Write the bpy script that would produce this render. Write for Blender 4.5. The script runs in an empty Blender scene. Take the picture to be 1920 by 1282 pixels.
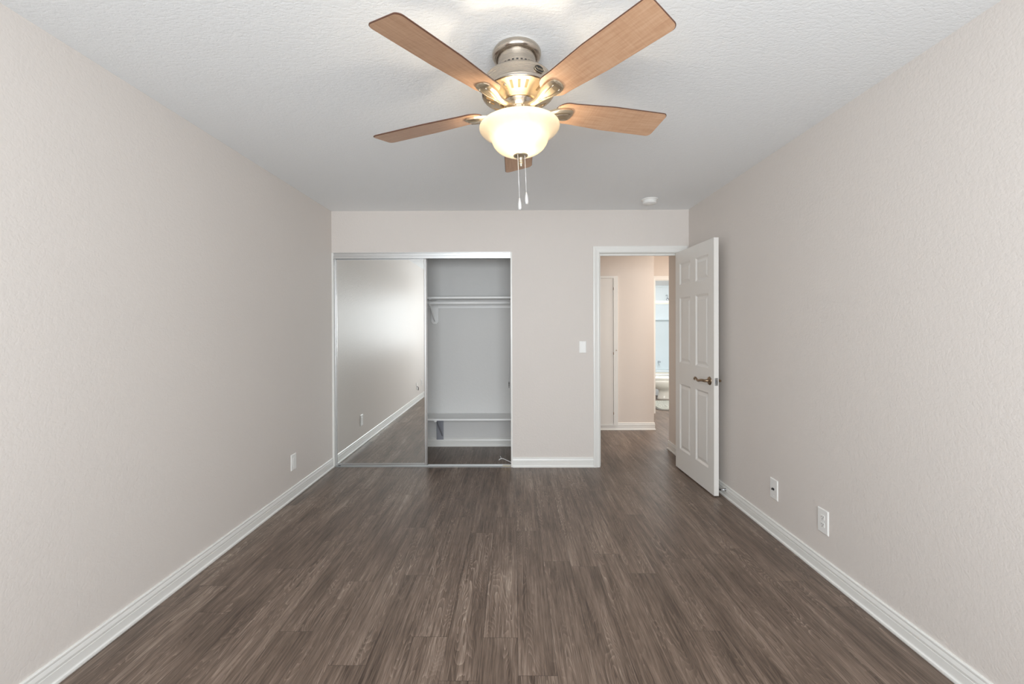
import bpy, bmesh, math, random
from mathutils import Vector, Matrix
PI = math.pi
random.seed(7)
scene = bpy.context.scene
COL = scene.collection

# ------------------------------------------------------------------ camera, world, big lights, exposure
XL, XR, YB, YR, H = -1.7352, 1.6576, 4.2729, -1.00, 2.44      # room: left, right, back wall, rear wall, ceiling
def make_camera():
    zc, yaw, pit, rol, f, sx, sy = 1.3391, .0065, -.0054, -.0033, 843.02, -1.72, -24.63
    cr, sr, cp, sp, cy, sn = math.cos(rol), math.sin(rol), math.cos(pit), math.sin(pit), math.cos(yaw), math.sin(yaw)
    Rz = Matrix(((cy, sn, 0), (-sn, cy, 0), (0, 0, 1)))
    Rp = Matrix(((1, 0, 0), (0, cp, sp), (0, -sp, cp)))
    Rr = Matrix(((cr, 0, sr), (0, 1, 0), (-sr, 0, cr)))
    M = Rr @ Rp @ Rz
    right, fwd, up = M[0], M[1], M[2]
    cam = bpy.data.cameras.new('camera')
    cam.sensor_fit = 'HORIZONTAL'; cam.sensor_width = 36.0
    cam.lens = f / 1920 * 36.0
    cam.shift_x = -sx / 1920; cam.shift_y = sy / 1920
    cam.clip_start = .02; cam.clip_end = 60
    o = bpy.data.objects.new('camera', cam); COL.objects.link(o)
    o.matrix_world = Matrix(((right[0], up[0], -fwd[0], 0), (right[1], up[1], -fwd[1], 0), (right[2], up[2], -fwd[2], zc), (0, 0, 0, 1)))
    scene.camera = o
make_camera()

world = bpy.data.worlds.new('world'); scene.world = world; world.use_nodes = True
bg = world.node_tree.nodes['Background']; bg.inputs[0].default_value = (.75, .85, 1, 1); bg.inputs[1].default_value = 1.0

def area_light(name, loc, rot, sx, sy, power, col, spread=PI):
    l = bpy.data.lights.new(name, 'AREA'); l.shape = 'RECTANGLE'; l.size = sx; l.size_y = sy; l.energy = power; l.color = col; l.spread = spread
    o = bpy.data.objects.new(name, l); COL.objects.link(o); o.location = loc; o.rotation_euler = rot
    return o
WX0, WX1, WZ0, WZ1 = -1.10, 1.25, .86, 2.06                      # the window behind the camera
area_light('window_daylight', ((WX0 + WX1) / 2, YR - .09, (WZ0 + WZ1) / 2), (PI / 2, 0, 0), WX1 - WX0, WZ1 - WZ0, 102, (.93, .975, 1.0), math.radians(152))
area_light('hall_ceiling_light', (2.85, 5.35, 2.42), (0, 0, 0), .5, .5, 37, (1, .945, .88))
area_light('bathroom_ceiling_light', (2.75, 7.7, 2.42), (0, 0, 0), .9, .9, 37, (.98, .99, 1.0))
FAN_WATTS = 4.0
vs = scene.view_settings
vs.view_transform = 'Standard'; vs.look = 'None'; vs.gamma = 1.0; vs.use_curve_mapping = False
vs.exposure = 0.0
scene.cycles.max_bounces = 12; scene.cycles.diffuse_bounces = 8; scene.cycles.transmission_bounces = 8

# ------------------------------------------------------------------ helpers
def lin(r, g, b):
    return tuple(((c / 255) / 12.92 if c / 255 <= .04045 else ((c / 255 + .055) / 1.055) ** 2.4) for c in (r, g, b)) + (1,)

class NT:
    def __init__(s, name):
        s.m = bpy.data.materials.new(name); s.m.use_nodes = True
        s.t = s.m.node_tree; s.t.nodes.clear()
        s.out = s.t.nodes.new('ShaderNodeOutputMaterial')
    def n(s, typ, **kw):
        x = s.t.nodes.new('ShaderNode' + typ)
        for k, v in kw.items():
            if k == 'inp':
                for a, b in v.items(): s.set(x.inputs[a], b)
            else: setattr(x, k, v)
        return x
    def set(s, sock, v):
        if isinstance(v, bpy.types.NodeSocket): s.t.links.new(v, sock)
        else: sock.default_value = v
    def math(s, op, a, b=None, c=None, clamp=False):
        x = s.n('Math', operation=op); x.use_clamp = clamp
        s.set(x.inputs[0], a)
        if b is not None: s.set(x.inputs[1], b)
        if c is not None: s.set(x.inputs[2], c)
        return x.outputs[0]
    def mix(s, f, a, b):
        x = s.n('Mix', data_type='RGBA'); s.set(x.inputs[0], f); s.set(x.inputs[6], a); s.set(x.inputs[7], b); return x.outputs[2]
    def noise(s, vec, scale, detail=2, rough=.5, dist=0):
        x = s.n('TexNoise'); s.set(x.inputs['Vector'], vec); x.inputs['Scale'].default_value = scale
        x.inputs['Detail'].default_value = detail; x.inputs['Roughness'].default_value = rough; x.inputs['Distortion'].default_value = dist
        return x.outputs[0]
    def ramp(s, f, stops):
        x = s.n('ValToRGB'); s.set(x.inputs[0], f); e = x.color_ramp.elements
        while len(e) < len(stops): e.new(.5)
        for k, (p, c) in enumerate(stops): e[k].position = p; e[k].color = c
        return x.outputs[0]
    def bsdf(s, **kw):
        x = s.n('BsdfPrincipled')
        for k, v in kw.items(): s.set(x.inputs[k], v)
        s.t.links.new(x.outputs[0], s.out.inputs[0]); return x
    def bump(s, h, strength, distance):
        x = s.n('Bump'); s.set(x.inputs['Height'], h); x.inputs['Strength'].default_value = strength; x.inputs['Distance'].default_value = distance
        return x.outputs[0]
    def pos(s):
        return s.n('TexCoord').outputs['Object']

def plain(name, col, rough=.5, metal=0., spec=.5, var=0., scale=20, bump=0.):
    """painted / metal / plastic surface: base colour with slight procedural variation and optional fine bump"""
    t = NT(name); p = t.pos()
    c = col
    n = t.noise(p, scale, 3)
    v = max(var, .005)
    d = tuple(min(1, x * (1 - v)) for x in col[:3]) + (1,); u = tuple(min(1, x * (1 + v)) for x in col[:3]) + (1,)
    c = t.mix(n, d, u)
    b = t.bsdf(**{'Base Color': c, 'Roughness': rough, 'Metallic': metal, 'Specular IOR Level': spec})
    if bump: t.set(b.inputs['Normal'], t.bump(t.noise(p, scale * 8, 2), .5, bump))
    return t.m

def wall_paint(name, col, rough=.42, spec=.5, s1=95, strength=.35, dist=.003):
    t = NT(name); p = t.pos()
    a = t.noise(p, s1, 2, .5); b2 = t.noise(p, s1 * .45, 2, .5, .4)
    h = t.math('ADD', t.math('MULTIPLY', a, .6), t.math('MULTIPLY', b2, .8))
    h = t.math('SMOOTH_MIN', h, .82, .12)
    n = t.noise(p, 1.2, 2)
    c = t.mix(n, tuple(x * .985 for x in col[:3]) + (1,), tuple(min(1, x * 1.015) for x in col[:3]) + (1,))
    b = t.bsdf(**{'Base Color': c, 'Roughness': rough, 'Specular IOR Level': spec})
    t.set(b.inputs['Normal'], t.bump(h, strength, dist))
    return t.m

def knockdown_ceiling(name, col):
    t = NT(name); p = t.pos()
    mp = t.n('Mapping'); t.set(mp.inputs[0], p); mp.inputs['Scale'].default_value = (.75, 1.25, 1)
    a = t.noise(mp.outputs[0], 72, 3, .55, .6)
    h = t.math('SMOOTH_MIN', a, .56, .1)
    h2 = t.noise(p, 190, 2)
    h = t.math('ADD', h, t.math('MULTIPLY', h2, .18))
    b = t.bsdf(**{'Base Color': col, 'Roughness': .6, 'Specular IOR Level': .3})
    t.set(b.inputs['Normal'], t.bump(h, .42, .006))
    return t.m

def plank_floor(name):
    t = NT(name); p = t.pos()
    W, L = .1505, 1.22
    sp = t.n('SeparateXYZ'); t.set(sp.inputs[0], p); x, y = sp.outputs[0], sp.outputs[1]
    xs = t.math('DIVIDE', t.math('ADD', x, 20 * W - .012), W); row = t.math('FLOOR', xs); fx = t.math('FRACT', xs)
    wn = t.n('TexWhiteNoise', noise_dimensions='1D'); t.set(wn.inputs['W'], row)
    ys = t.math('DIVIDE', t.math('ADD', t.math('ADD', y, 30), t.math('MULTIPLY', wn.outputs[0], L)), L)
    coln = t.math('FLOOR', ys); fy = t.math('FRACT', ys)
    cv = t.n('CombineXYZ'); t.set(cv.inputs[0], row); t.set(cv.inputs[1], coln)
    w2 = t.n('TexWhiteNoise', noise_dimensions='2D'); t.set(w2.inputs['Vector'], cv.outputs[0])
    rnd = w2.outputs[0]
    w3 = t.n('SeparateColor'); t.set(w3.inputs[0], w2.outputs[1])
    rnd2 = w3.outputs[1]
    def vec(kx, ky, kz=37.0):
        c = t.n('CombineXYZ'); t.set(c.inputs[0], t.math('MULTIPLY', x, kx)); t.set(c.inputs[1], t.math('MULTIPLY', y, ky)); t.set(c.inputs[2], t.math('MULTIPLY', rnd, kz)); return c.outputs[0]
    # growth rings: contour lines of a long soft noise give the cathedral arches
    base = t.noise(vec(9.5, 1.15), 1.0, 2, .45, .25)
    wob = t.noise(vec(55, 5), 1.0, 2, .5)
    ringv = t.math('ADD', t.math('MULTIPLY', base, 38), t.math('MULTIPLY', wob, 1.1))
    ring = t.math('FRACT', ringv)
    ring = t.math('POWER', ring, 3.0)
    # fibre streaks
    st1 = t.noise(vec(110, 3.2), 1.0, 4, .62, .15)
    st2 = t.noise(vec(34, 1.5), 1.0, 3, .55, .3)
    st3 = t.noise(vec(300, 9.0), 1.0, 2, .6)
    cloud = t.noise(vec(7, 1.6), 1.0, 3, .6)
    msk = t.noise(vec(8, 1.0, 91.0), 1.0, 2, .5)
    msk = t.math('SMOOTHSTEP', .38, .62, msk) if False else t.math('MULTIPLY', t.math('SUBTRACT', msk, .36), 3.2, clamp=True)
    tone = t.math('ADD', t.math('MULTIPLY', st1, .46), t.math('MULTIPLY', st2, .38))
    tone = t.math('ADD', tone, t.math('MULTIPLY', cloud, .36))
    tone = t.math('ADD', tone, t.math('MULTIPLY', t.math('MULTIPLY', ring, msk), .21))
    tone = t.math('ADD', tone, t.math('MULTIPLY', t.math('SUBTRACT', rnd2, .5), .06))
    tone = t.math('ADD', tone, t.math('MULTIPLY', t.math('SUBTRACT', st3, .5), .50))
    tone = t.math('SUBTRACT', tone, .135)
    tone = t.math('ADD', t.math('MULTIPLY', t.math('SUBTRACT', tone, .5), 1.25), .52)
    c = t.ramp(tone, [(.26, lin(68, 55, 46)), (.42, lin(96, 81, 70)), (.54, lin(115, 98, 86)), (.68, lin(140, 123, 110)), (.86, lin(174, 158, 143))])
    # dark pores along the fibre
    pore = t.math('MULTIPLY', t.math('SUBTRACT', st3, .57), 6.0, clamp=True)
    pore = t.math('MULTIPLY', pore, t.math('MULTIPLY', t.math('SUBTRACT', st2, .28), 3.0, clamp=True))
    c = t.mix(t.math('MULTIPLY', pore, .75), c, lin(48, 38, 33))
    # plank seams
    ex = t.math('MINIMUM', fx, t.math('SUBTRACT', 1.0, fx)); ey = t.math('MINIMUM', fy, t.math('SUBTRACT', 1.0, fy))
    sx = t.math('LESS_THAN', t.math('MULTIPLY', ex, W), .0011); sy = t.math('LESS_THAN', t.math('MULTIPLY', ey, L), .0012)
    seam = t.math('MAXIMUM', sx, sy)
    c = t.mix(t.math('MULTIPLY', seam, .55), c, lin(44, 34, 29))
    rough = t.math('ADD', .30, t.math('MULTIPLY', st1, .16))
    b = t.bsdf(**{'Base Color': c, 'Roughness': rough, 'Specular IOR Level': .5})
    hgt = t.math('SUBTRACT', t.math('ADD', t.math('MULTIPLY', st1, .5), t.math('MULTIPLY', ring, .25)), t.math('ADD', t.math('MULTIPLY', seam, 1.2), t.math('MULTIPLY', pore, .6)))
    t.set(b.inputs['Normal'], t.bump(hgt, .28, .0012))
    return t.m

def brushed_metal(name, col, rough, stretch=(1, 1, 60)):
    t = NT(name); p = t.pos()
    mp = t.n('Mapping'); t.set(mp.inputs[0], p); mp.inputs['Scale'].default_value = stretch
    n = t.noise(mp.outputs[0], 12, 3)
    c = t.mix(n, tuple(x * .93 for x in col[:3]) + (1,), tuple(min(1, x * 1.05) for x in col[:3]) + (1,))
    b = t.bsdf(**{'Base Color': c, 'Metallic': 1.0, 'Roughness': t.math('ADD', rough - .05, t.math('MULTIPLY', n, .1))})
    return t.m

def maple(name):
    t = NT(name); p = t.pos()
    mp = t.n('Mapping'); t.set(mp.inputs[0], p); mp.inputs['Scale'].default_value = (2.2, 22, 22)
    a = t.noise(mp.outputs[0], 4, 4, .6, .3)
    mp2 = t.n('Mapping'); t.set(mp2.inputs[0], p); mp2.inputs['Scale'].default_value = (60, 4, 4)
    fl = t.noise(mp2.outputs[0], 3, 2, .5)
    v = t.math('ADD', t.math('MULTIPLY', a, .75), t.math('MULTIPLY', fl, .28))
    c = t.ramp(v, [(.25, lin(178, 138, 109)), (.5, lin(195, 155, 124)), (.75, lin(209, 173, 143))])
    b = t.bsdf(**{'Base Color': c, 'Roughness': .42})
    return t.m

def bowl_glass(name):
    t = NT(name); p = t.pos()
    n = t.noise(p, 9, 4, .6, 1.2)
    c = t.mix(n, lin(232, 212, 178), lin(246, 232, 206))
    d = t.n('BsdfDiffuse'); t.set(d.inputs[0], c)
    tr = t.n('BsdfTranslucent'); t.set(tr.inputs[0], c)
    g = t.n('BsdfGlossy'); g.inputs['Roughness'].default_value = .25
    m1 = t.n('MixShader'); m1.inputs[0].default_value = .14; t.t.links.new(d.outputs[0], m1.inputs[1]); t.t.links.new(tr.outputs[0], m1.inputs[2])
    fr = t.n('Fresnel'); fr.inputs[0].default_value = 1.3
    m2 = t.n('MixShader'); t.set(m2.inputs[0], fr.outputs[0]); t.t.links.new(m1.outputs[0], m2.inputs[1]); t.t.links.new(g.outputs[0], m2.inputs[2])
    t.t.links.new(m2.outputs[0], t.out.inputs[0])
    return t.m

def emitter(name, col, strength):
    t = NT(name)
    e = t.n('Emission'); e.inputs[0].default_value = col; e.inputs[1].default_value = strength
    t.t.links.new(e.outputs[0], t.out.inputs[0]); return t.m

def mirror_glass(name):
    t = NT(name); p = t.pos()
    n = t.noise(p, 3, 2)
    c = t.mix(n, (.86, .88, .87, 1), (.885, .90, .89, 1))
    t.bsdf(**{'Base Color': c, 'Metallic': 1.0, 'Roughness': .015})
    return t.m

def clear_glass(name, tint=(.975, .985, .99, 1)):
    t = NT(name)
    tr = t.n('BsdfTransparent'); tr.inputs[0].default_value = tint
    g = t.n('BsdfGlossy'); g.inputs['Roughness'].default_value = .05
    m = t.n('MixShader'); fr = t.n('Fresnel'); fr.inputs[0].default_value = 1.12
    t.set(m.inputs[0], fr.outputs[0]); t.t.links.new(tr.outputs[0], m.inputs[1]); t.t.links.new(g.outputs[0], m.inputs[2])
    t.t.links.new(m.outputs[0], t.out.inputs[0]); return t.m

def rug_weave(name):
    t = NT(name); p = t.pos()
    v = t.n('TexVoronoi', feature='DISTANCE_TO_EDGE'); t.set(v.inputs['Vector'], p); v.inputs['Scale'].default_value = 11
    r = t.math('SINE', t.math('MULTIPLY', v.outputs[0], 95))
    n = t.noise(p, 160, 2)
    f = t.math('ADD', t.math('MULTIPLY', r, .5), t.math('MULTIPLY', n, .7))
    c = t.ramp(f, [(.2, lin(120, 122, 116)), (.5, lin(176, 178, 168)), (.8, lin(214, 214, 204))])
    b = t.bsdf(**{'Base Color': c, 'Roughness': .95, 'Specular IOR Level': .1})
    t.set(b.inputs['Normal'], t.bump(n, .6, .004)); return t.m

M = dict(
    wall=wall_paint('beige_wall_paint', lin(220, 214, 209), .40, .05, 130, .45, .0033),
    hallwall=wall_paint('hall_wall_paint', lin(222, 213, 205), .5, .1, 125, .3, .002),
    closetwall=wall_paint('closet_wall_paint', lin(222, 222, 221), .5, .15),
    ceiling=knockdown_ceiling('ceiling_texture', lin(243, 246, 248)),
    floor=plank_floor('vinyl_planks'),
    trim=plain('white_trim_paint', lin(234, 234, 231), .32),
    door=plain('white_door_paint', lin(230, 228, 224), .38),
    plastic=plain('white_plastic', lin(238, 238, 236), .3),
    slot=plain('dark_slot', lin(52, 50, 48), .5),
    slotwarm=plain('vent_slot', lin(150, 124, 88), .6),
    black=plain('black_plastic', lin(24, 23, 22), .4),
    alum=brushed_metal('satin_aluminium', lin(226, 228, 229), .3),
    track=brushed_metal('worn_aluminium', lin(176, 178, 178), .55),
    alumdark=brushed_metal('grey_aluminium', lin(150, 152, 152), .35),
    brass=brushed_metal('brass', lin(222, 200, 140), .3),
    mirror=mirror_glass('mirror'),
    shelf=plain('white_shelf_paint', lin(240, 241, 241), .4),
    zinc=plain('grey_zinc', lin(150, 152, 160), .45, .35),
    bronze=brushed_metal('aged_nickel', lin(150, 130, 108), .3),
    chrome=brushed_metal('chrome', lin(205, 208, 212), .15),
    knob=plain('silver_knob', lin(206, 206, 206), .25, .35),
    nickel=brushed_metal('brushed_nickel', lin(196, 186, 174), .27),
    pewter=brushed_metal('satin_nickel_light', lin(200, 187, 165), .42),
    maple=maple('maple_blade'),
    walnut=plain('dark_blade_edge', lin(84, 54, 40), .45),
    bowl=bowl_glass('alabaster_glass'),
    bulb=emitter('bulb_glow', (1, .85, .62, 1), 25),
    rail=plain('nickel_rail', lin(226, 220, 200), .3, .4),
    porcelain=plain('porcelain', lin(240, 240, 234), .12),
    tub=plain('white_tub_enamel', lin(240, 243, 244), .2),
    surround=plain('white_surround_panel', lin(232, 240, 243), .3),
    glass=clear_glass('shower_glass'),
    rug=rug_weave('rug_weave'),
    rugdark=plain('rug_border', lin(112, 110, 104), .95, bump=.003),
    matgrey=plain('mat_pile', lin(150, 142, 126), .95, bump=.003),
)

class MB:
    def __init__(s): s.bm = bmesh.new(); s.slots = []
    def _m(s, mi, faces):
        for f in faces: f.material_index = mi
    def box(s, a, b, mi=0):
        x0, y0, z0 = (min(a[i], b[i]) for i in range(3)); x1, y1, z1 = (max(a[i], b[i]) for i in range(3))
        v = [s.bm.verts.new(p) for p in ((x0, y0, z0), (x1, y0, z0), (x1, y1, z0), (x0, y1, z0), (x0, y0, z1), (x1, y0, z1), (x1, y1, z1), (x0, y1, z1))]
        fs = [s.bm.faces.new([v[i] for i in q]) for q in ((0, 3, 2, 1), (4, 5, 6, 7), (0, 1, 5, 4), (1, 2, 6, 5), (2, 3, 7, 6), (3, 0, 4, 7))]
        s._m(mi, fs); return s
    def lathe(s, prof, seg=48, c=(0, 0, 0), axis='Z', mi=0, smooth=True):
        """prof: list of (r, z)"""
        rings = []
        def pt(r, z, a):
            if axis == 'Z': return (c[0] + r * math.cos(a), c[1] + r * math.sin(a), c[2] + z)
            if axis == 'X': return (c[0] + z, c[1] + r * math.cos(a), c[2] + r * math.sin(a))
            return (c[0] + r * math.sin(a), c[1] + z, c[2] + r * math.cos(a))
        for r, z in prof:
            if r < 1e-6: rings.append([s.bm.verts.new(pt(0, z, 0))])
            else: rings.append([s.bm.verts.new(pt(r, z, 2 * PI * k / seg)) for k in range(seg)])
        for A, B in zip(rings, rings[1:]):
            for k in range(seg):
                j = (k + 1) % seg
                if len(A) == 1 and len(B) == 1: continue
                if len(A) == 1: f = s.bm.faces.new((A[0], B[j], B[k]))
                elif len(B) == 1: f = s.bm.faces.new((A[k], A[j], B[0]))
                else: f = s.bm.faces.new((A[k], A[j], B[j], B[k]))
                f.smooth = smooth; f.material_index = mi
        return s
    def tube(s, pts, r, seg=8, mi=0, caps=True):
        pts = [Vector(p) for p in pts]; n = len(pts)
        rr = r if isinstance(r, (list, tuple)) else [r] * n
        rings = []; ref = None
        for i, p in enumerate(pts):
            d = (pts[min(i + 1, n - 1)] - pts[max(i - 1, 0)]).normalized()
            if ref is None: ref = Vector((0, 0, 1)) if abs(d.z) < .9 else Vector((1, 0, 0))
            u = (ref - d * ref.dot(d)).normalized(); w = d.cross(u); ref = u
            rings.append([s.bm.verts.new(p + (u * math.cos(2 * PI * k / seg) + w * math.sin(2 * PI * k / seg)) * rr[i]) for k in range(seg)])
        for A, B in zip(rings, rings[1:]):
            for k in range(seg):
                j = (k + 1) % seg; f = s.bm.faces.new((A[k], A[j], B[j], B[k])); f.smooth = True; f.material_index = mi
        if caps:
            for R_, rev in ((rings[0], True), (rings[-1], False)):
                f = s.bm.faces.new(list(reversed(R_)) if rev else R_); f.material_index = mi
        return s
    def loft(s, rings, mi=0, smooth=False, closed=True, cap=True):
        R_ = [[s.bm.verts.new(p) for p in r] for r in rings]
        m = len(R_[0])
        for A, B in zip(R_, R_[1:]):
            for k in range(m if closed else m - 1):
                j = (k + 1) % m; f = s.bm.faces.new((A[k], A[j], B[j], B[k])); f.smooth = smooth; f.material_index = mi
        if cap:
            for q in (R_[0], R_[-1]):
                try: f = s.bm.faces.new(q); f.material_index = mi
                except ValueError: pass
        return s
    def prism(s, poly, fn, t0, t1, mi=0):
        """extrude a closed 2-D polygon; fn(p, q, t) -> xyz"""
        return s.loft([[fn(p, q, t) for p, q in poly] for t in (t0, t1)], mi)
    def xform(s, mat):
        bmesh.ops.transform(s.bm, matrix=mat, verts=s.bm.verts[:]); return s
    def build(s, name, mats, parent=None, bevel=0., seg=2, origin=None, rot=None, autosmooth=False):
        bm = s.bm
        bmesh.ops.recalc_face_normals(bm, faces=bm.faces[:])
        if origin is not None: bmesh.ops.translate(bm, verts=bm.verts[:], vec=-Vector(origin))
        me = bpy.data.meshes.new(name); bm.to_mesh(me); bm.free()
        for m in (mats if isinstance(mats, (list, tuple)) else [mats]): me.materials.append(m)
        o = bpy.data.objects.new(name, me); COL.objects.link(o)
        if parent is not None: o.parent = parent
        if origin is not None: o.location = origin
        if bevel:
            b = o.modifiers.new('bevel', 'BEVEL'); b.width = bevel; b.segments = seg; b.limit_method = 'ANGLE'; b.angle_limit = math.radians(35); b.harden_normals = False
        return o

def thing(name, label, cat, loc=(0, 0, 0), group=None, rot=(0, 0, 0)):
    o = bpy.data.objects.new(name, None); COL.objects.link(o); o.empty_display_size = .05
    o.location = loc; o.rotation_euler = rot; o['label'] = label; o['category'] = cat
    if group: o['group'] = group
    return o
def tag(o, label, cat, group=None):
    o['label'] = label; o['category'] = cat
    if group: o['group'] = group
    return o
def struct(o, label=None):
    o['kind'] = 'structure'
    if label: o['label'] = label
    return o

# ------------------------------------------------------------------ the setting
YW = YB + .115                       # closet / hall side of the back wall
YC = 5.02                            # closet back
HY = 5.80                            # hall back wall
FX0, FX1, FY0, FY1 = -2.0, 4.1, -1.2, 9.6
struct(MB().box((FX0, FY0, -.08), (FX1, FY1, 0)).build('floor', M['floor']))
struct(MB().box((FX0, FY0, H), (FX1, FY1, H + .08)).build('ceiling', M['ceiling']))
struct(MB().box((XL - .12, YR - .12, 0), (XL, YC + .1, H)).build('wall_left', M['wall']))
struct(MB().box((XR, YR - .12, 0), (XR + .12, YB, H)).build('wall_right', M['wall']))
# back wall with the closet opening and the doorway
CX0, CX1, CZ = XL + .002, -.016, 2.046
DX0, DX1, DZ = .800, 1.592, 2.048
b = MB()
b.box((XL, YB, CZ), (DX0, YW, H)); b.box((CX1, YB, 0), (DX0, YW, CZ))
b.box((DX0, YB, DZ), (DX1, YW, H)); b.box((DX1, YB, 0), (XR + .12, YW, H))
struct(b.build('wall_back', M['wall']))
# rear wall with its window opening (behind the camera)
b = MB()
b.box((XL, YR - .12, 0), (XR, YR, WZ0)); b.box((XL, YR - .12, WZ1), (XR, YR, H))
b.box((XL, YR - .12, WZ0), (WX0, YR, WZ1)); b.box((WX1, YR - .12, WZ0), (XR, YR, WZ1))
struct(b.build('wall_rear', M['wall']))
# closet interior
b = MB(); b.box((XL, YC, 0), (.62, YC + .1, H)); struct(b.build('wall_closet_back', M['closetwall']))
b = MB(); b.box((.52, YW, 0), (.62, YC, H)); struct(b.build('wall_closet_side', M['closetwall']))
# hall
HRX = 1.680
struct(MB().box((.62, HY, 0), (1.80, HY + 1.1, H)).build('wall_hall_back', M['hallwall']))
struct(MB().box((.50, YC + .1, 0), (.62, HY + .1, H)).build('wall_hall_left', M['hallwall']))
struct(MB().box((HRX, YW, 0), (3.9, 4.888, H)).build('wall_hall_right', M['hallwall']))
struct(MB().box((3.6, 4.888, 0), (3.7, 6.9, H)).build('wall_hall_end', M['hallwall']))
# bathroom wall with doorway
BX0, BX1, BY, BZ = 2.165, 2.95, 6.90, 2.035
b = MB(); b.box((1.80, BY, 0), (BX0 - .02, BY + .1, H)); b.box((BX0 - .02, BY, BZ + .02), (BX1 + .02, BY + .1, H)); b.box((BX1 + .02, BY, 0), (3.7, BY + .1, H))
struct(b.build('wall_bathroom_front', M['hallwall']))
struct(MB().box((1.3, 9.42, 0), (4.0, 9.5, H)).build('wall_bathroom_back', M['closetwall']))
struct(MB().box((1.3, BY + .1, 0), (1.4, 9.42, H)).build('wall_bathroom_left', M['closetwall']))
struct(MB().box((3.75, BY + .1, 0), (3.85, 9.42, H)).build('wall_bathroom_right', M['closetwall']))

BASE = [(0, 0), (.017, 0), (.0185, .006), (.0175, .013), (.0125, .0165), (.0115, .020), (.0115, .052), (.0085, .0535), (.0085, .056), (.0115, .0575), (.0125, .066), (.0105, .075), (.0085, .082), (.0095, .0865), (.0095, .0915), (.0065, .0955), (0, .0955)]
def baseboard(name, p0, p1, nrm, extra0=0, extra1=0):
    """board from p0 to p1 (xy), nrm points into the room; ends can run on for a mitred look"""
    p0, p1, nrm = Vector(p0), Vector(p1), Vector(nrm)
    d = (p1 - p0).normalized()
    b = MB()
    r0 = [(*(p0 + nrm * a - d * (a * extra0)), z) for a, z in BASE]
    r1 = [(*(p1 + nrm * a + d * (a * extra1)), z) for a, z in BASE]
    b.loft([r0, r1])
    return struct(b.build(name, M['trim']))
baseboard('baseboard_left', (XL, YR), (XL, YB), (1, 0))
baseboard('baseboard_right', (XR, YR), (XR, YB), (-1, 0))
baseboard('baseboard_back', (CX1 + .0, YB), (.750, YB), (0, -1))
baseboard('baseboard_closet', (XL, YC), (.52, YC), (0, -1))
baseboard('baseboard_hall_back', (.62, HY), (1.80, HY), (0, -1), 0, 1)
baseboard('baseboard_hall_end', (1.80, HY), (1.80, BY), (1, 0), 1, 0)
baseboard('baseboard_hall_side', (HRX, YW), (HRX, 4.888), (-1, 0), 0, 1)
baseboard('baseboard_hall_right', (HRX, 4.888), (3.6, 4.888), (0, 1), 1, 0)

# door casing and jamb of the room doorway
CAS = [(0, 0), (0, .016), (.010, .018), (.018, .0165), (.030, .0135), (.044, .0115), (.050, .0125), (.056, .011), (.061, .006), (.061, 0)]   # across, out
def casing(name, x0, x1, z1, y, sgn):
    b = MB()
    # left leg, head, right leg as one mitred run
    path = [((x0, 0), (-1, 0)), ((x0, z1), (-1, 1)), ((x1, z1), (1, 1)), ((x1, 0), (1, 0))]
    prof = [(.061 - a, o) for a, o in CAS]
    rings = [[(px + a * dx, y - sgn * o, pz + a * dz) for a, o in prof] for (px, pz), (dx, dz) in path]
    b.loft(rings)
    return b
b = casing('x', .812, 1.580, 2.033, YB, 1)
b2 = casing('x', .812, 1.580, 2.033, YW, -1)
struct(b.build('trim_1', M['trim']))
struct(b2.build('trim_2', M['trim']))
b = MB()
b.box((.800, YB - .001, 0), (.817, YW + .001, 2.048)); b.box((1.575, YB - .001, 0), (1.592, YW + .001, 2.048)); b.box((.817, YB - .001, 2.031), (1.575, YW + .001, 2.048))
b.box((.817, YB + .042, 0), (.828, YB + .072, 2.031)); b.box((1.564, YB + .042, 0), (1.575, YB + .072, 2.031)); b.box((.828, YB + .042, 2.013), (1.564, YB + .072, 2.031))
jamb = struct(b.build('trim_3', M['trim'], bevel=.001))
sp = MB(); sp.box((.8165, YB + .004, .88), (.8185, YB + .036, .945), 0); sp.box((.8165, YB + .014, .898), (.8190, YB + .028, .927), 1)
sp.build('strike_plate', [M['bronze'], M['black']], jamb)
# bathroom doorway casing and jamb
b = casing('x', BX0 - .005, BX1 + .005, BZ + .005, BY, 1)
struct(b.build('trim_4', M['trim']))
b = MB(); b.box((BX0 - .018, BY - .001, 0), (BX0, BY + .101, BZ)); b.box((BX1, BY - .001, 0), (BX1 + .018, BY + .101, BZ)); b.box((BX0 - .018, BY - .001, BZ), (BX1 + .018, BY + .101, BZ + .018))
struct(b.build('trim_5', M['trim']))
# window frame behind the camera
b = MB()
for a, c in (((WX0, WZ0), (WX1, WZ0 + .04)), ((WX0, WZ1 - .04), (WX1, WZ1)), ((WX0, WZ0 + .04), (WX0 + .04, WZ1 - .04)), ((WX1 - .04, WZ0 + .04), (WX1, WZ1 - .04)), ((-.045, WZ0 + .04), (-.005, WZ1 - .04))):
    b.box((a[0], YR - .07, a[1]), (c[0], YR - .03, c[1]))
struct(b.build('window_1', M['trim']))

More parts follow.
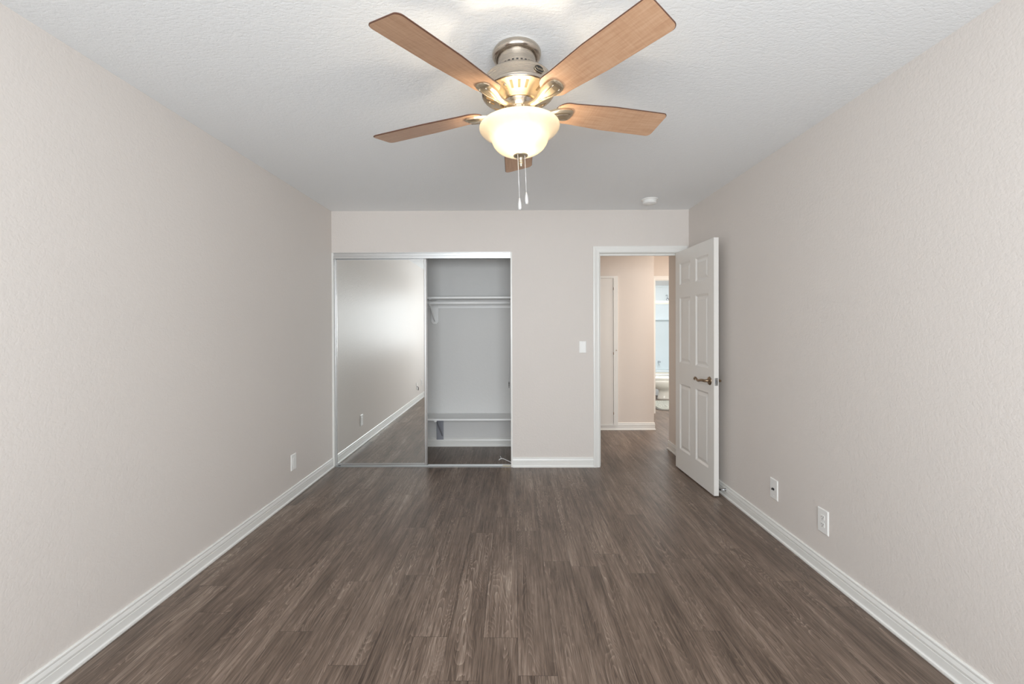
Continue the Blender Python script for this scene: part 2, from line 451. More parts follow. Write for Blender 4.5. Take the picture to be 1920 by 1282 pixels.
# ------------------------------------------------------------------ the open six-panel door
DO = Vector((1.5317, 4.271, 0)); DA = Vector((.0316, -.9995, 0)).normalized(); DN = Vector((.9995, .0316, 0)).normalized()
DMAT = Matrix(((DA.x, DN.x, 0, DO.x), (DA.y, DN.y, 0, DO.y), (0, 0, 1, 0), (0, 0, 0, 1)))    # local: x along leaf, y through leaf (0 = face seen), z up
door = bpy.data.objects.new('door_1', None); COL.objects.link(door); door.matrix_world = DMAT; door.empty_display_size = .05
door['kind'] = 'structure'; door['label'] = 'white six-panel door standing open beside the right wall'
DW, DT, D0, D1 = .762, .0375, .012, 2.026
us = [0, .094, .327, .433, .666, DW]; zs = [D0, .200, .806, 1.000, 1.600, 1.714, 1.914, D1]
b = MB()
def panel_face(b, y, s):
    """one face of the leaf with six recessed, raised-field panels; s = +1 recess goes to +y"""
    bm = b.bm
    for i in range(5):
        for j in range(7):
            u0, u1, z0, z1 = us[i], us[i + 1], zs[j], zs[j + 1]
            if i in (1, 3) and j in (1, 3, 5):
                def ring(m, dy): return [bm.verts.new((u0 + m, y + s * dy, z0 + m)), bm.verts.new((u1 - m, y + s * dy, z0 + m)), bm.verts.new((u1 - m, y + s * dy, z1 - m)), bm.verts.new((u0 + m, y + s * dy, z1 - m))]
                rs = [ring(0, 0), ring(.006, .0035), ring(.016, .0095), ring(.022, .0095), ring(.044, .0035)]
                for A, B in zip(rs, rs[1:]):
                    for k in range(4): bm.faces.new((A[k], A[(k + 1) % 4], B[(k + 1) % 4], B[k]))
                bm.faces.new(rs[-1])
            else:
                bm.faces.new([bm.verts.new(p) for p in ((u0, y, z0), (u1, y, z0), (u1, y, z1), (u0, y, z1))])
panel_face(b, 0, 1); panel_face(b, DT, -1)
for q in (((0, 0), (0, DT)), ((DW, 0), (DW, DT))):
    for j in range(7):
        b.bm.faces.new([b.bm.verts.new(p) for p in ((q[0][0], 0, zs[j]), (q[0][0], DT, zs[j]), (q[0][0], DT, zs[j + 1]), (q[0][0], 0, zs[j + 1]))])
for z in (D0, D1):
    for i in range(5):
        b.bm.faces.new([b.bm.verts.new(p) for p in ((us[i], 0, z), (us[i + 1], 0, z), (us[i + 1], DT, z), (us[i], DT, z))])
bmesh.ops.remove_doubles(b.bm, verts=b.bm.verts[:], dist=1e-5)
b.build('door_leaf', M['door'], door)
# lever handles both sides
def lever(side):
    y0 = 0 if side < 0 else DT
    s = side
    b = MB()
    b.lathe([(0, s * .012), (.012, s * .0118), (.024, s * .010), (.031, s * .006), (.034, 0)], 32, (.690, y0, .902), 'Y')
    h = b.build('door_handle', M['bronze'], door); h['label'] = 'bronze lever handle'
    b = MB()
    b.lathe([(.0105, 0), (.0105, s * .038), (0, s * .038)], 20, (.690, y0 + s * .008, .902), 'Y')
    y = y0 + s * .042
    pts = [(.700, y, .902), (.66, y + s * .003, .9035), (.625, y + s * .004, .900), (.598, y + s * .003, .894), (.575, y + s * .002, .891), (.552, y + s * .002, .899), (.536, y + s * .002, .909), (.520, y + s * .002, .911), (.508, y + s * .001, .904), (.505, y + s * .001, .894), (.512, y, .889)]
    b.tube(pts, [.0105, .0105, .0105, .0105, .0100, .0085, .0075, .0070, .0068, .0065, .004], 12)
    b.build('lever', M['bronze'], h)
lever(-1); lever(1)
b = MB(); b.box((DW - .0005, .006, .872), (DW + .0015, .031, .932), 0); b.box((DW, .012, .888), (DW + .009, .025, .916), 1)
b.lathe([(0, .0022), (.003, .0022), (.003, .001)], 10, (DW, .0185, .925), 'X', 1); b.lathe([(0, .0022), (.003, .0022), (.003, .001)], 10, (DW, .0185, .879), 'X', 1)
b.build('latch_plate', [M['chrome'], M['alumdark']], door)
for hz in (.25, 1.02, 1.79):
    b = MB(); b.lathe([(0, -.045), (.006, -.045), (.006, .045), (0, .045)], 12, (-.004, DT + .006, hz)); b.box((-.002, .004, hz - .045), (0, DT + .004, hz + .045))
    b.build('hinge', M['bronze'], door)

# ------------------------------------------------------------------ closet: jambs, tracks, mirror door
struct(MB().box((XL, YB - .004, 0), (XL + .018, YB + .10, 2.046)).build('trim_6', M['trim'], bevel=.0015))
struct(MB().box((-.032, YB - .004, 0), (CX1, YB + .112, 2.046)).build('trim_7', M['trim'], bevel=.0015))
ht = thing('header_track', 'long satin aluminium track across the top of the closet opening', 'track', (-.85, YB, CZ))
b = MB()
prof = [(0, 0), (0, -.006), (.003, -.008), (.003, -.034), (0, -.036), (0, -.058), (.004, -.058), (.004, -.004), (.10, -.004), (.10, 0)]
b.prism(prof, lambda p, q, t: (t, -.004 + p, q), XL + .018 + .85, -.032 + .85)
b.build('fascia', M['alum'], ht)
b = MB()
for yy in (.034, .066): b.box((XL + .02 + .85, yy, -.05), (-.034 + .85, yy + .003, -.004))
b.build('track_channel', M['alumdark'], ht)
ft = thing('floor_track', 'low aluminium floor track under the closet door', 'track', (-.85, YB + .03, 0))
b = MB()
b.prism([(-.030, 0), (-.030, .006), (-.027, .009), (-.022, .009), (-.020, .004), (-.006, .004), (-.004, .011), (.000, .011), (.002, .004), (.022, .004), (.024, .011), (.028, .011), (.030, .004), (.040, .003), (.040, 0)], lambda p, q, t: (t, p, q), XL + .018 + .85, -.034 + .85)
b.build('track_rails', M['track'], ft)
b = MB(); b.box((.738, -.0305, .0092), (.815, -.0200, .0106)); b.box((.738, -.0060, .0112), (.815, .0020, .0128)); b.box((.738, -.018, .0042), (.815, -.008, .0056))
b.build('track_end_piece', M['brass'], ft)['label'] = 'worn brass end of the track'

md = thing('mirror_door', 'tall framed sliding mirror door covering the left half of the closet', 'closet door', (-1.272, YB + .020, .012))
mx0, mx1, mz0, mz1 = -1.716 + 1.272, -.832 + 1.272, 0, 1.978
b = MB(); b.box((mx0 + .018, .004, mz0 + .018), (mx1 - .024, .010, mz1 - .008)); b.build('mirror_panel', M['mirror'], md)
def stile(x0, x1):
    b = MB(); w = x1 - x0
    b.prism([(0, .018), (0, .003), (w * .18, 0), (w * .36, .002), (w * .62, .002), (w * .80, 0), (w, .003), (w, .018)], lambda p, q, t: (x0 + p, q, t), mz0, mz1)
    b.build('stile', M['alum'], md)
stile(mx0, mx0 + .020); stile(mx1 - .028, mx1)
b = MB(); b.box((mx0 + .02, .001, mz1 - .012), (mx1 - .028, .016, mz1)); b.build('top_rail', M['alum'], md)
b = MB(); b.box((mx0 + .02, .001, mz0), (mx1 - .028, .016, mz0 + .020)); b.build('bottom_rail', M['alum'], md)
b = MB(); b.box((mx0 + .028, -.003, -.008), (mx0 + .050, .012, .004)); b.build('roller_guide', M['alumdark'], md)

# closet shelves, rod, brackets
cs = thing('closet_shelf', 'high white shelf inside the closet above the hanging rod', 'shelf', (-.6, YC, 1.633))
b = MB(); b.box((XL + .601, -.312, 0), (.519 + .6, -.001, .019)); b.build('shelf_board', M['shelf'], cs, bevel=.0015)
b = MB(); b.box((XL + .601, -.019, -.089), (.519 + .6, -.001, -.0005)); b.build('cleat', M['shelf'], cs, bevel=.0015)
rod = MB().lathe([(0, 0), (.0165, 0), (.0165, .519 - XL - .002), (0, .519 - XL - .002)], 24, (XL + .001, 4.735, 1.588), 'X').build('hanging_rod', M['shelf'], origin=(-.6, 4.735, 1.588))
tag(rod, 'round white hanging rod just under the high closet shelf', 'rod')
br = thing('rod_bracket', 'white metal bracket holding the closet rod below the high shelf', 'bracket', (-.880, YC - .020, 1.37))
b = MB(); w = .041
b.prism([(-w, .026), (-w + .022, 0), (w - .022, 0), (w, .026), (w, .258), (-w, .258)], lambda p, q, t: (p, t, q), -.006, -.0005)
b.build('back_plate', M['shelf'], br, bevel=.001)
b = MB(); b.tube([(0, -.006, .03), (-.004, -.03, .055), (-.010, -.245, .205), (-.012, -.262, .224)], .0075, 8); b.build('brace_arm', M['shelf'], br)
b = MB(); b.box((-.014, -.300, .2545), (.014, -.004, .2605)); b.build('shelf_arm', M['shelf'], br)
b = MB()
hook = [(-.012, -.265 + .026 * math.sin(a), .218 + .026 * (1 - math.cos(a)) - .0275 + .001) for a in [k * PI / 10 - 1.6 for k in range(0, 15)]]
b.tube(hook, .005, 6); b.build('rod_hook', M['shelf'], br)

ls = thing('low_shelf', 'low white shelf near the closet floor', 'shelf', (-.6, YC, .352))
b = MB(); b.box((XL + .601, -.312, 0), (.519 + .6, -.001, .019)); b.build('shelf_board', M['shelf'], ls, bevel=.0015)
lb = thing('shelf_bracket', 'grey metal bracket under the low closet shelf', 'bracket', (-.829, YC - .0125, .080))
b = MB(); b.box((-.039, -.004, 0), (.039, -.0005, .268)); b.build('back_plate', M['zinc'], lb, bevel=.0008)
b = MB(); b.loft([[(.022, -.004, .04), (.034, -.004, .04), (.034, -.010, .04), (.022, -.010, .04)], [(-.004, -.24, .255), (.008, -.24, .255), (.008, -.25, .262), (-.004, -.25, .262)]]); b.build('brace_arm', M['zinc'], lb)
b = MB(); b.box((-.016, -.285, .262), (.016, -.002, .2715)); b.build('shelf_arm', M['zinc'], lb)
b = MB(); b.box((-.013, -.291, .2575), (.011, -.2852, .2705)); o = b.build('tip_highlight', M['plastic'], lb)  # white block standing in for the bright highlight on the arm's front tip

# thin pull cord beside the right jamb, white cord on the closet floor
pc = thing('pull_cord', 'thin cord with a small dark toggle hanging by the right closet jamb', 'cord', (-.050, YB + .09, .74))
b = MB(); b.tube([(.0175, 0, .52), (.014, 0, .38), (.0085, 0, .20), (.001, 0, .062), (0, 0, .03)], .0013, 6); b.build('cord', M['zinc'], pc)
b = MB(); b.lathe([(0, .066), (.0025, .062), (.0045, .045), (.0030, .03), (.0045, .026), (.0018, .012), (.0035, .006), (0, 0)], 12); b.build('toggle', M['black'], pc)
wc = thing('white_cord', 'white bent cord lying on the dark closet floor by the right jamb', 'cord', (-.125, 4.55, 0))
b = MB(); b.tube([(-.030, -.065, .004), (-.020, -.055, .012), (-.004, -.050, .016), (.012, -.056, .016), (.060, -.112, .012), (.103, -.160, .0055), (.16, -.155, .0045), (.26, -.06, .0045)], .0042, 8); b.build('cord_length', M['plastic'], wc)
b = MB(); b.tube([(-.008, -.050, .018), (-.012, -.046, .026), (-.016, -.036, .034)], [.0022, .0028, .0042], 8); b.build('cord_tip', M['plastic'], wc)

# ------------------------------------------------------------------ plates on the walls
def plate(name, label, cat, loc, rotz, w, h):
    """wall plate; local +y points out of the wall"""
    t = thing(name, label, cat, loc, rot=(0, 0, rotz))
    b = MB(); e = .006
    b.loft([[(-w / 2, .0002, -h / 2), (w / 2, .0002, -h / 2), (w / 2, .0002, h / 2), (-w / 2, .0002, h / 2)], [(-w / 2, .0028, -h / 2), (w / 2, .0028, -h / 2), (w / 2, .0028, h / 2), (-w / 2, .0028, h / 2)],
            [(-w / 2 + e * .6, .0062, -h / 2 + e * .6), (w / 2 - e * .6, .0062, -h / 2 + e * .6), (w / 2 - e * .6, .0062, h / 2 - e * .6), (-w / 2 + e * .6, .0062, h / 2 - e * .6)]])
    b.build('cover_plate', M['plastic'], t)
    return t
def screw(t, x, z, y=.0062):
    b = MB(); b.lathe([(0, .0011), (.0022, .001), (.003, 0)], 12, (x, y, z), 'Y', 0); b.box((-.0022 + x, y + .0009, z - .0003), (.0022 + x, y + .0014, z + .0003), 1); b.build('screw', [M['plastic'], M['slot']], t)
sw = plate('light_switch', 'white rocker light switch on the back wall left of the doorway', 'light switch', (.6515, YB, 1.141), PI, .068, .112)
b = MB(); b.box((-.017, .006, -.034), (.017, .0072, .034)); b.build('rocker_frame', M['plastic'], sw)
b = MB(); b.loft([[(-.0145, .0072, -.030), (.0145, .0072, -.030), (.0145, .0072, .030), (-.0145, .0072, .030)], [(-.0145, .0125, -.0305), (.0145, .0125, -.0305), (.0145, .0085, .030), (-.0145, .0085, .030)]]); b.build('rocker', M['plastic'], sw)
screw(sw, 0, .048); screw(sw, 0, -.048)
def duplex(t):
    for dz in (.0195, -.0195):
        b = MB()
        pts = []
        for k in range(24):
            a = 2 * PI * k / 24; x = .017 * math.cos(a); z = .0175 * math.sin(a); pts.append((max(-.0165, min(.0165, x * 1.1)), max(-.0135, min(.0135, z))))
        b.prism(pts, lambda p, q, y: (p, y, q + dz), .006, .0078)
        r = b.build('receptacle', M['plastic'], t)
        b = MB(); b.box((-.0078, .0074, dz - .002), (-.0052, .0081, dz + .0075)); b.box((.0052, .0074, dz - .001), (.0074, .0081, dz + .0065)); b.lathe([(0, .0003), (.0026, .0003), (.0026, -.0004)], 12, (0, .0078, dz - .0075), 'Y')
        b.build('slots', M['slot'], r)
ol = plate('wall_outlet', 'white outlet plate on the left wall near the closet', 'wall outlet', (XL, 3.510, .283), -PI / 2, .079, .124)
b = MB(); b.box((-.017, .006, -.034), (.017, .0078, .034)); b.build('receptacle', M['plastic'], ol); screw(ol, 0, .048); screw(ol, 0, -.048)
cb = plate('cable_outlet', 'white wall plate with one dark cable jack on the right wall', 'cable outlet', (XR, 2.873, .297), PI / 2, .082, .128)
b = MB(); b.box((-.009, .006, -.006), (.009, .0115, .006)); b.lathe([(.0048, 0), (.0048, .006), (.003, .0062), (.003, .002), (0, .002)], 14, (0, .0112, 0), 'Y'); b.build('cable_jack', M['black'], cb)
screw(cb, 0, .042); screw(cb, 0, -.042)
for o_, g_ in ((ol, 'outlet plates low on the walls'), (cb, 'outlet plates low on the walls')): o_['group'] = g_
orr = plate('wall_outlet', 'white double outlet on the right wall, the plate nearest the camera', 'wall outlet', (XR, 2.417, .290), PI / 2, .082, .129)
orr['group'] = 'outlet plates low on the walls'
duplex(orr); screw(orr, 0, 0)
# two plates on the left wall that only the mirror shows
cm = plate('cable_outlet', 'white cable plate with a dark cord end, seen only in the mirror', 'cable outlet', (XL, .62, .285), -PI / 2, .072, .116)
b = MB(); b.tube([(0, .005, -.01), (0, .022, -.012), (0, .034, -.03), (0, .032, -.062), (0, .028, -.075)], [.005, .005, .0055, .006, .007], 8); b.build('cord_end', M['black'], cm)
om = plate('wall_outlet', 'white outlet plate at the right edge of the mirror reflection', 'wall outlet', (XL, .20, .30), -PI / 2, .072, .116); duplex(om)
for o_ in (cm, om): o_['group'] = 'outlet plates low on the walls'

# smoke detector
sd = thing('smoke_detector', 'small round white smoke detector on the ceiling near the doorway', 'smoke detector', (1.184, 3.925, H))
b = MB(); b.lathe([(0, -.0002), (.073, -.0002), (.073, -.006), (.069, -.009), (0, -.009)], 40); b.build('base_ring', M['plastic'], sd)
b = MB(); b.lathe([(.060, -.009), (.060, -.017), (.056, -.0185), (.056, -.021), (.060, -.0225), (.059, -.032), (.050, -.040), (.022, -.043), (.016, -.0455), (0, -.0455)], 40); b.build('sensor_body', M['plastic'], sd)
# door stop on the right baseboard
ds = thing('door_stop', 'small chrome door stop on the right baseboard behind the door', 'door stop', (XR - .0125, 3.507, .062))
b = MB(); b.lathe([(0, 0), (.012, 0), (.012, -.003), (.006, -.006), (.0045, -.010), (.0045, -.040), (0, -.040)], 16, (0, 0, 0), 'X'); b.build('stem', M['chrome'], ds)
b = MB(); b.lathe([(.0045, -.038), (.007, -.040), (.007, -.048), (0, -.049)], 16, (0, 0, 0), 'X'); b.build('bumper', M['black'], ds)

# ------------------------------------------------------------------ ceiling fan
fan = thing('ceiling_fan', 'brushed nickel ceiling fan with five maple blades and a lit glass bowl', 'ceiling fan', (.0133, 1.805, H - .001), rot=(-.032, -.0365, 0))
b = MB(); b.lathe([(0, .0), (.086, 0), (.094, -.004), (.098, -.012), (.0975, -.022), (.093, -.030), (.086, -.034), (.079, -.034), (.0765, -.030)], 64); b.build('canopy', M['nickel'], fan)
b = MB(); b.lathe([(.0775, -.026), (.0775, -.034), (.0755, -.038), (.0755, -.060), (.074, -.10), (.072, -.116), (0, -.116)], 64)
for k in range(28):
    a = 2 * PI * k / 28; r = .0752
    p = [(r * math.cos(a + da), r * math.sin(a + da)) for da in (-.055, .055)]
    b.loft([[(p[0][0], p[0][1], -.074), (p[1][0], p[1][1], -.074), (p[1][0] * 1.006, p[1][1] * 1.006, -.074), (p[0][0] * 1.006, p[0][1] * 1.006, -.074)], [(p[0][0], p[0][1], -.100), (p[1][0], p[1][1], -.100), (p[1][0] * .995, p[1][1] * .995, -.100), (p[0][0] * .995, p[0][1] * .995, -.100)]], 1)
b.build('canopy_cup', [M['nickel'], M['slot']], fan)
b = MB(); b.lathe([(0, -.110), (.118, -.111), (.128, -.1135), (.1325, -.119), (.1335, -.124), (.1335, -.160), (.1355, -.163), (.139, -.165), (.1395, -.168), (.1375, -.1705), (.1385, -.1725), (.1435, -.174), (.1445, -.178), (.1425, -.181), (.136, -.1825)], 72)
mh = b.build('motor_housing', M['nickel'], fan)
b = MB(); b.lathe([(.1385, -.1825), (.134, -.184), (.092, -.2035), (.080, -.2125), (.076, -.2165), (.070, -.2165), (.068, -.205), (0, -.205)], 72)
for k in range(25):
    a = 2 * PI * k / 25 - PI / 2 + .02
    if k % 5 == 2: continue
    ca, sa = math.cos(a), math.sin(a)
    out = []
    for rr_, zz in ((.127, -.1885), (.098, -.2020)):
        for sgn in (-1, 1):
            h = sgn * (.0056 if rr_ > .11 else .0044)
            out.append((rr_ * ca - h * sa, rr_ * sa + h * ca, zz))
    q = [out[0], out[1], out[3], out[2]]
    b.loft([q, [(x, y, z + .004) for x, y, z in q]], 1)
for k in range(5):
    a = 2 * PI * (k + .15) / 5 + .3
    b.lathe([(0, -.1965), (.004, -.1965), (.0055, -.193)], 12, (.117 * math.cos(a), .117 * math.sin(a), 0), 'Z', 2)
vsk = b.build('vent_skirt', [M['pewter'], M['slotwarm'], M['nickel']], fan)
# flywheel, switch housing and fitter of the light kit
b = MB(); b.lathe([(.066, -.207), (.066, -.214), (.056, -.220), (.054, -.236), (.050, -.240), (0, -.240)], 48); b.build('flywheel', M['nickel'], fan)
b = MB(); b.lathe([(0, -.236), (.046, -.236), (.0475, -.240), (.0475, -.262), (.052, -.266), (.066, -.270), (.069, -.276), (.066, -.283), (.050, -.288), (.022, -.289), (.020, -.30), (0, -.30)], 48); b.build('switch_housing', M['nickel'], fan)
b = MB(); b.box((-.0006, -.0482, -.262), (.0006, -.046, -.224)); b.build('housing_seam', M['slot'], fan)
b = MB(); b.lathe([(.0045, -.30), (.0045, -.424), (0, -.424)], 12); b.build('center_rod', M['nickel'], fan)
# glass bowl
b = MB(); b.lathe([(.148, -.305), (.155, -.3035), (.159, -.306), (.1605, -.311), (.158, -.318), (.151, -.326), (.141, -.334), (.130, -.342), (.121, -.350), (.115, -.3575), (.112, -.364), (.109, -.372), (.104, -.381), (.096, -.391), (.085, -.400), (.070, -.408), (.052, -.4135), (.034, -.417), (.012, -.419)], 72)
bowl = b.build('light_bowl', M['bowl'], fan)
b = MB(); b.lathe([(.0, -.4175), (.024, -.4175), (.029, -.4205), (.029, -.4235), (.022, -.4275), (.011, -.4305), (.0085, -.436), (.0095, -.4385), (.0055, -.441), (.0055, -.4435), (.0095, -.4455), (.0095, -.4475), (.0055, -.450), (.0055, -.452), (.0085, -.454), (.0085, -.456), (.004, -.459), (.0055, -.462), (.004, -.4665), (0, -.468)], 32); b.build('finial', M['pewter'], fan)
for (bx, by) in ((.0, -.02), ):
    b = MB(); b.lathe([(0, -.392), (.012, -.389), (.0185, -.379), (.0185, -.368), (.012, -.352), (.010, -.34), (.010, -.318), (0, -.318)], 24, (.036, -.030, 0)); bulb = b.build('bulb', M['bulb'], fan)
    b = MB(); b.lathe([(0, -.29), (.013, -.29), (.013, -.32), (0, -.32)], 20, (.036, -.030, 0)); b.build('bulb_socket', M['plastic'], fan)
l = bpy.data.lights.new('bulb_light', 'POINT'); l.energy = FAN_WATTS; l.color = (1, .87, .68); l.shadow_soft_size = .022
lo = bpy.data.objects.new('bulb_light', l); COL.objects.link(lo); lo.parent = fan; lo.location = (.004, -.014, -.368)
# pull chains
def chain(x, y, z0, z1):
    b = MB(); n = int((z0 - z1) / .0046)
    b.tube([(x, y, z0), (x, y, z1)], .0012, 6)
    for k in range(n): b.lathe([(0, .0018), (.0018, 0), (0, -.0018)], 6, (x, y, z0 - k * .0046))
    c = b.build('pull_chain', M['knob'], fan)
    b = MB(); b.lathe([(0, .002), (.0030, .001), (.0040, -.006), (.0064, -.018), (.0074, -.030), (.0070, -.040), (.0042, -.0455), (0, -.047)], 16, (x, y, z1)); b.build('pull_knob', M['knob'], c)
chain(-.0120, -.022, -.424, -.600)
chain(.0160, -.012, -.424, -.576)
# blades and blade brackets
DPH = [.0072, -.0072, -.0535, .0192, .0343]; DZ = [.0029, .0019, -.005, .001, -.0009]
R1, HW, PITCH, Z0, PH0 = .655, .0741, .2076, -.2287, .0013
def blade_outline():
    pts = []
    def arc(cx, cy, r, a0, a1, n=7): return [(cx + r * math.cos(a0 + (a1 - a0) * k / n), cy + r * math.sin(a0 + (a1 - a0) * k / n)) for k in range(n + 1)]
    rt, hr = .155, .060
    pts += arc(R1 - .022, HW - .022, .022, PI / 2, 0)
    pts += arc(R1 - .022, -HW + .022, .022, 0, -PI / 2)
    pts += [(.40, -HW * .975), (rt + .075, -hr)]
    pts += arc(rt + .050, -hr + .050, .050, -PI / 2, -PI, 8)
    pts += arc(rt + .050, hr - .050, .050, PI, PI / 2, 8)
    pts += [(rt + .075, hr), (.40, HW * .975)]
    return pts
def make_blade_mesh():
    o2 = blade_outline(); b = MB()
    t = .0028; e = .0018
    def ins(m, z):
        out = []
        for (x, y) in o2:
            cx, cy = .405, 0
            out.append((x - m * (1 if x > cx else -1) * (abs(x - cx) / .25), y - m * (1 if y > 0 else -1) * min(1, abs(y) / .06), z))
        return out
    rings = [ins(e, -t), [(x, y, -t * .4) for x, y in o2], [(x, y, t * .4) for x, y in o2], ins(e, t)]
    R_ = [[b.bm.verts.new(p) for p in r] for r in rings]
    m = len(o2)
    for i, (A, B) in enumerate(zip(R_, R_[1:])):
        for k in range(m):
            f = b.bm.faces.new((A[k], A[(k + 1) % m], B[(k + 1) % m], B[k])); f.material_index = 1
    f = b.bm.faces.new(R_[0]); f.material_index = 0
    f = b.bm.faces.new(R_[-1]); f.material_index = 1
    return b
def make_arm():
    """blade iron: from the flywheel out and up to a rounded faceted pad under the blade root"""
    b = MB()
    st = [  # radius, half width, z top, z bottom, twist factor
        (.046, .020, -.0005, -.014, 0), (.060, .018, -.002, -.018, .1), (.080, .0135, -.008, -.023, .3), (.105, .0125, -.0095, -.0245, .55), (.128, .0155, -.0075, -.0235, .8),
        (.148, .0225, -.0040, -.0225, 1), (.166, .0295, -.0031, -.0215, 1), (.184, .0335, -.0031, -.0200, 1), (.202, .0345, -.0031, -.0180, 1), (.216, .0325, -.0031, -.0150, 1), (.226, .0265, -.0031, -.0115, 1), (.232, .0170, -.0031, -.0075, 1), (.2345, .0060, -.0031, -.0045, 1)]
    rings = []
    for r, w, zt, zb, tw in st:
        zm = zb + (zt - zb) * .45
        sec = [(-w, zt), (w, zt), (w, zm), (w * .70, zb + .0012), (w * .30, zb), (-w * .30, zb), (-w * .70, zb + .0012), (-w, zm)]
        a = PITCH * tw; ca, sa = math.cos(a), math.sin(a)
        rings.append([(r, y * ca + z * sa, -y * sa + z * ca) for y, z in sec])
    b.loft(rings, smooth=False)
    return b
blade0 = arm0 = None
for k in range(5):
    az = PH0 + DPH[k] + math.radians(72 * k)
    ang = PI / 2 - az                                     # angle of the radial direction from +x
    if k == 0:
        arm0 = arm = make_arm().build('blade_bracket', M['pewter'], fan, bevel=.0015)
        blade0 = blade = make_blade_mesh().build('blade', [M['maple'], M['walnut']], fan)
        b = MB()
        for sgn in (-1, 1):
            ca, sa = math.cos(PITCH), math.sin(PITCH)
            pts = [(r, w * sgn * ca + z * sa, -w * sgn * sa + z * ca) for r, w, z in ((.118, .003, -.0255), (.150, .006, -.0238), (.176, .0135, -.0222), (.200, .0160, -.0195), (.217, .0155, -.0165))]
            b.tube(pts, .0013, 6)
        rib0 = rib = b.build('bracket_ribs', M['nickel'], arm0)
    else:
        arm = arm0.copy(); COL.objects.link(arm); arm.parent = fan
        blade = blade0.copy(); COL.objects.link(blade); blade.parent = fan
        rib = rib0.copy(); COL.objects.link(rib); rib.parent = arm
    z = Z0 + DZ[k]
    arm.matrix_local = Matrix.Translation((0, 0, z)) @ Matrix.Rotation(ang, 4, 'Z')
    blade.matrix_local = Matrix.Translation((0, 0, z)) @ Matrix.Rotation(ang, 4, 'Z') @ Matrix.Rotation(-PITCH, 4, 'X')
# maker's oval on the housing with its lettering
ea = math.radians(-90 + 36.5)
EM = Matrix.Translation((.1337 * math.cos(ea), .1337 * math.sin(ea), -.1405)) @ Matrix.Rotation(ea + PI / 2, 4, 'Z') @ Matrix.Rotation(PI / 2, 4, 'X')
b = MB()
def ell(a, c, z): return [(a * math.cos(2 * PI * k / 36), c * math.sin(2 * PI * k / 36), z - (a * math.cos(2 * PI * k / 36)) ** 2 * 3.6) for k in range(36)]
b.loft([ell(.0225, .0128, -.001), ell(.0225, .0128, .0012), ell(.0208, .0112, .0016)])
em = b.build('emblem', [M['black']], mh); em.matrix_local = EM
b = MB()
for a, c in ((.0225, .0128),):
    b.tube([(x, y, z + .0005) for x, y, z in ell(a, c, .0012)] + [ell(a, c, .0017)[0]], .0008, 6, caps=False)
rim = b.build('emblem_rim', M['pewter'], mh); rim.matrix_local = EM
tc = bpy.data.curves.new('lettering', 'FONT'); tc.body = 'Hunter'; tc.size = .0135; tc.align_x = 'CENTER'; tc.align_y = 'CENTER'; tc.extrude = .0003; tc.shear = .25; tc.materials.append(M['pewter'])
tmp = bpy.data.objects.new('lettering_curve', tc); COL.objects.link(tmp); bpy.context.view_layer.update()
tm = bpy.data.meshes.new_from_object(tmp.evaluated_get(bpy.context.evaluated_depsgraph_get())); tm.name = 'lettering'
bpy.data.objects.remove(tmp); tm.materials.clear(); tm.materials.append(M['pewter'])
to = bpy.data.objects.new('lettering', tm); COL.objects.link(to); to.parent = mh; to.matrix_local = EM @ Matrix.Translation((0, 0, .0016))

# ------------------------------------------------------------------ hall cabinet
hc = thing('hall_cabinet', 'tall narrow white cabinet door set in the hall wall', 'cabinet', (1.10, HY, .058))
b = MB()
x0, x1, z1 = -.36, .234, 1.924
b.box((x0, -.020, 0), (x0 + .055, -.0005, z1)); b.box((x1 - .055, -.020, 0), (x1, -.0005, z1)); b.box((x0 + .055, -.020, z1 - .028), (x1 - .055, -.0005, z1)); b.box((x0 + .055, -.020, 0), (x1 - .055, -.0005, .016))
b.build('frame', M['trim'], hc, bevel=.001)
b = MB(); b.box((x0 + .057, -.013, .018), (x1 - .058, -.001, z1 - .030)); cd = b.build('cabinet_door', M['door'], hc, bevel=.001)
for hz in (.16, .93, 1.76):
    b = MB(); b.lathe([(0, -.016), (.004, -.016), (.004, .016), (0, .016)], 10, (x1 - .056, -.020, hz)); b.build('hinge', M['bronze'], hc)
b = MB(); b.lathe([(0, -.010), (.006, -.009), (.007, -.004), (.004, 0)], 12, (x1 - .022, -.0205, .97), 'Y'); b.build('catch', M['bronze'], hc)

# ------------------------------------------------------------------ bathroom seen through the doorway
tb = thing('bathtub', 'white bathtub behind the toilet in the far bathroom', 'bathtub', (2.75, 8.66, 0))
b = MB(); b.box((-1.33, -.03, 0), (.98, .05, .40)); b.box((-1.33, -.045, .38), (.98, .10, .425)); b.box((-1.33, .66, 0), (.98, .74, .425)); b.box((-1.33, .05, 0), (.98, .66, .10)); b.box((-1.33, .05, .10), (-1.20, .66, .425)); b.box((.85, .05, .10), (.98, .66, .425))
b.build('tub_body', M['tub'], tb, bevel=.012, seg=3)
b = MB(); b.box((-1.33, .736, .425), (.98, .752, 2.18)); b.box((-1.33, .68, 1.46), (.98, .736, 1.475)); b.box((-1.33, .725, 2.14), (.98, .736, 2.18)); b.box((.964, .0, .425), (.985, .736, 2.18)); b.box((-1.335, .0, .425), (-1.319, .736, 2.18))
b.build('surround', M['surround'], tb, bevel=.006)
b = MB(); b.lathe([(0, 0), (.014, 0), (.018, -.05), (.016, -.11), (.0, -.112)], 14, (.26, .74, .60), 'Y'); b.build('tub_spout', M['chrome'], tb)
sdr = thing('shower_door', 'clear sliding shower screen with pale top rail above the bathtub', 'shower screen', (2.75, 8.655, .425))
b = MB(); b.box((-1.31, -.03, 1.335), (.955, .03, 1.352)); b.box((-1.31, -.034, 1.352), (.955, .034, 1.372)); b.box((-1.31, -.03, 1.372), (.955, .03, 1.392)); b.build('top_rail', M['rail'], sdr, bevel=.002)
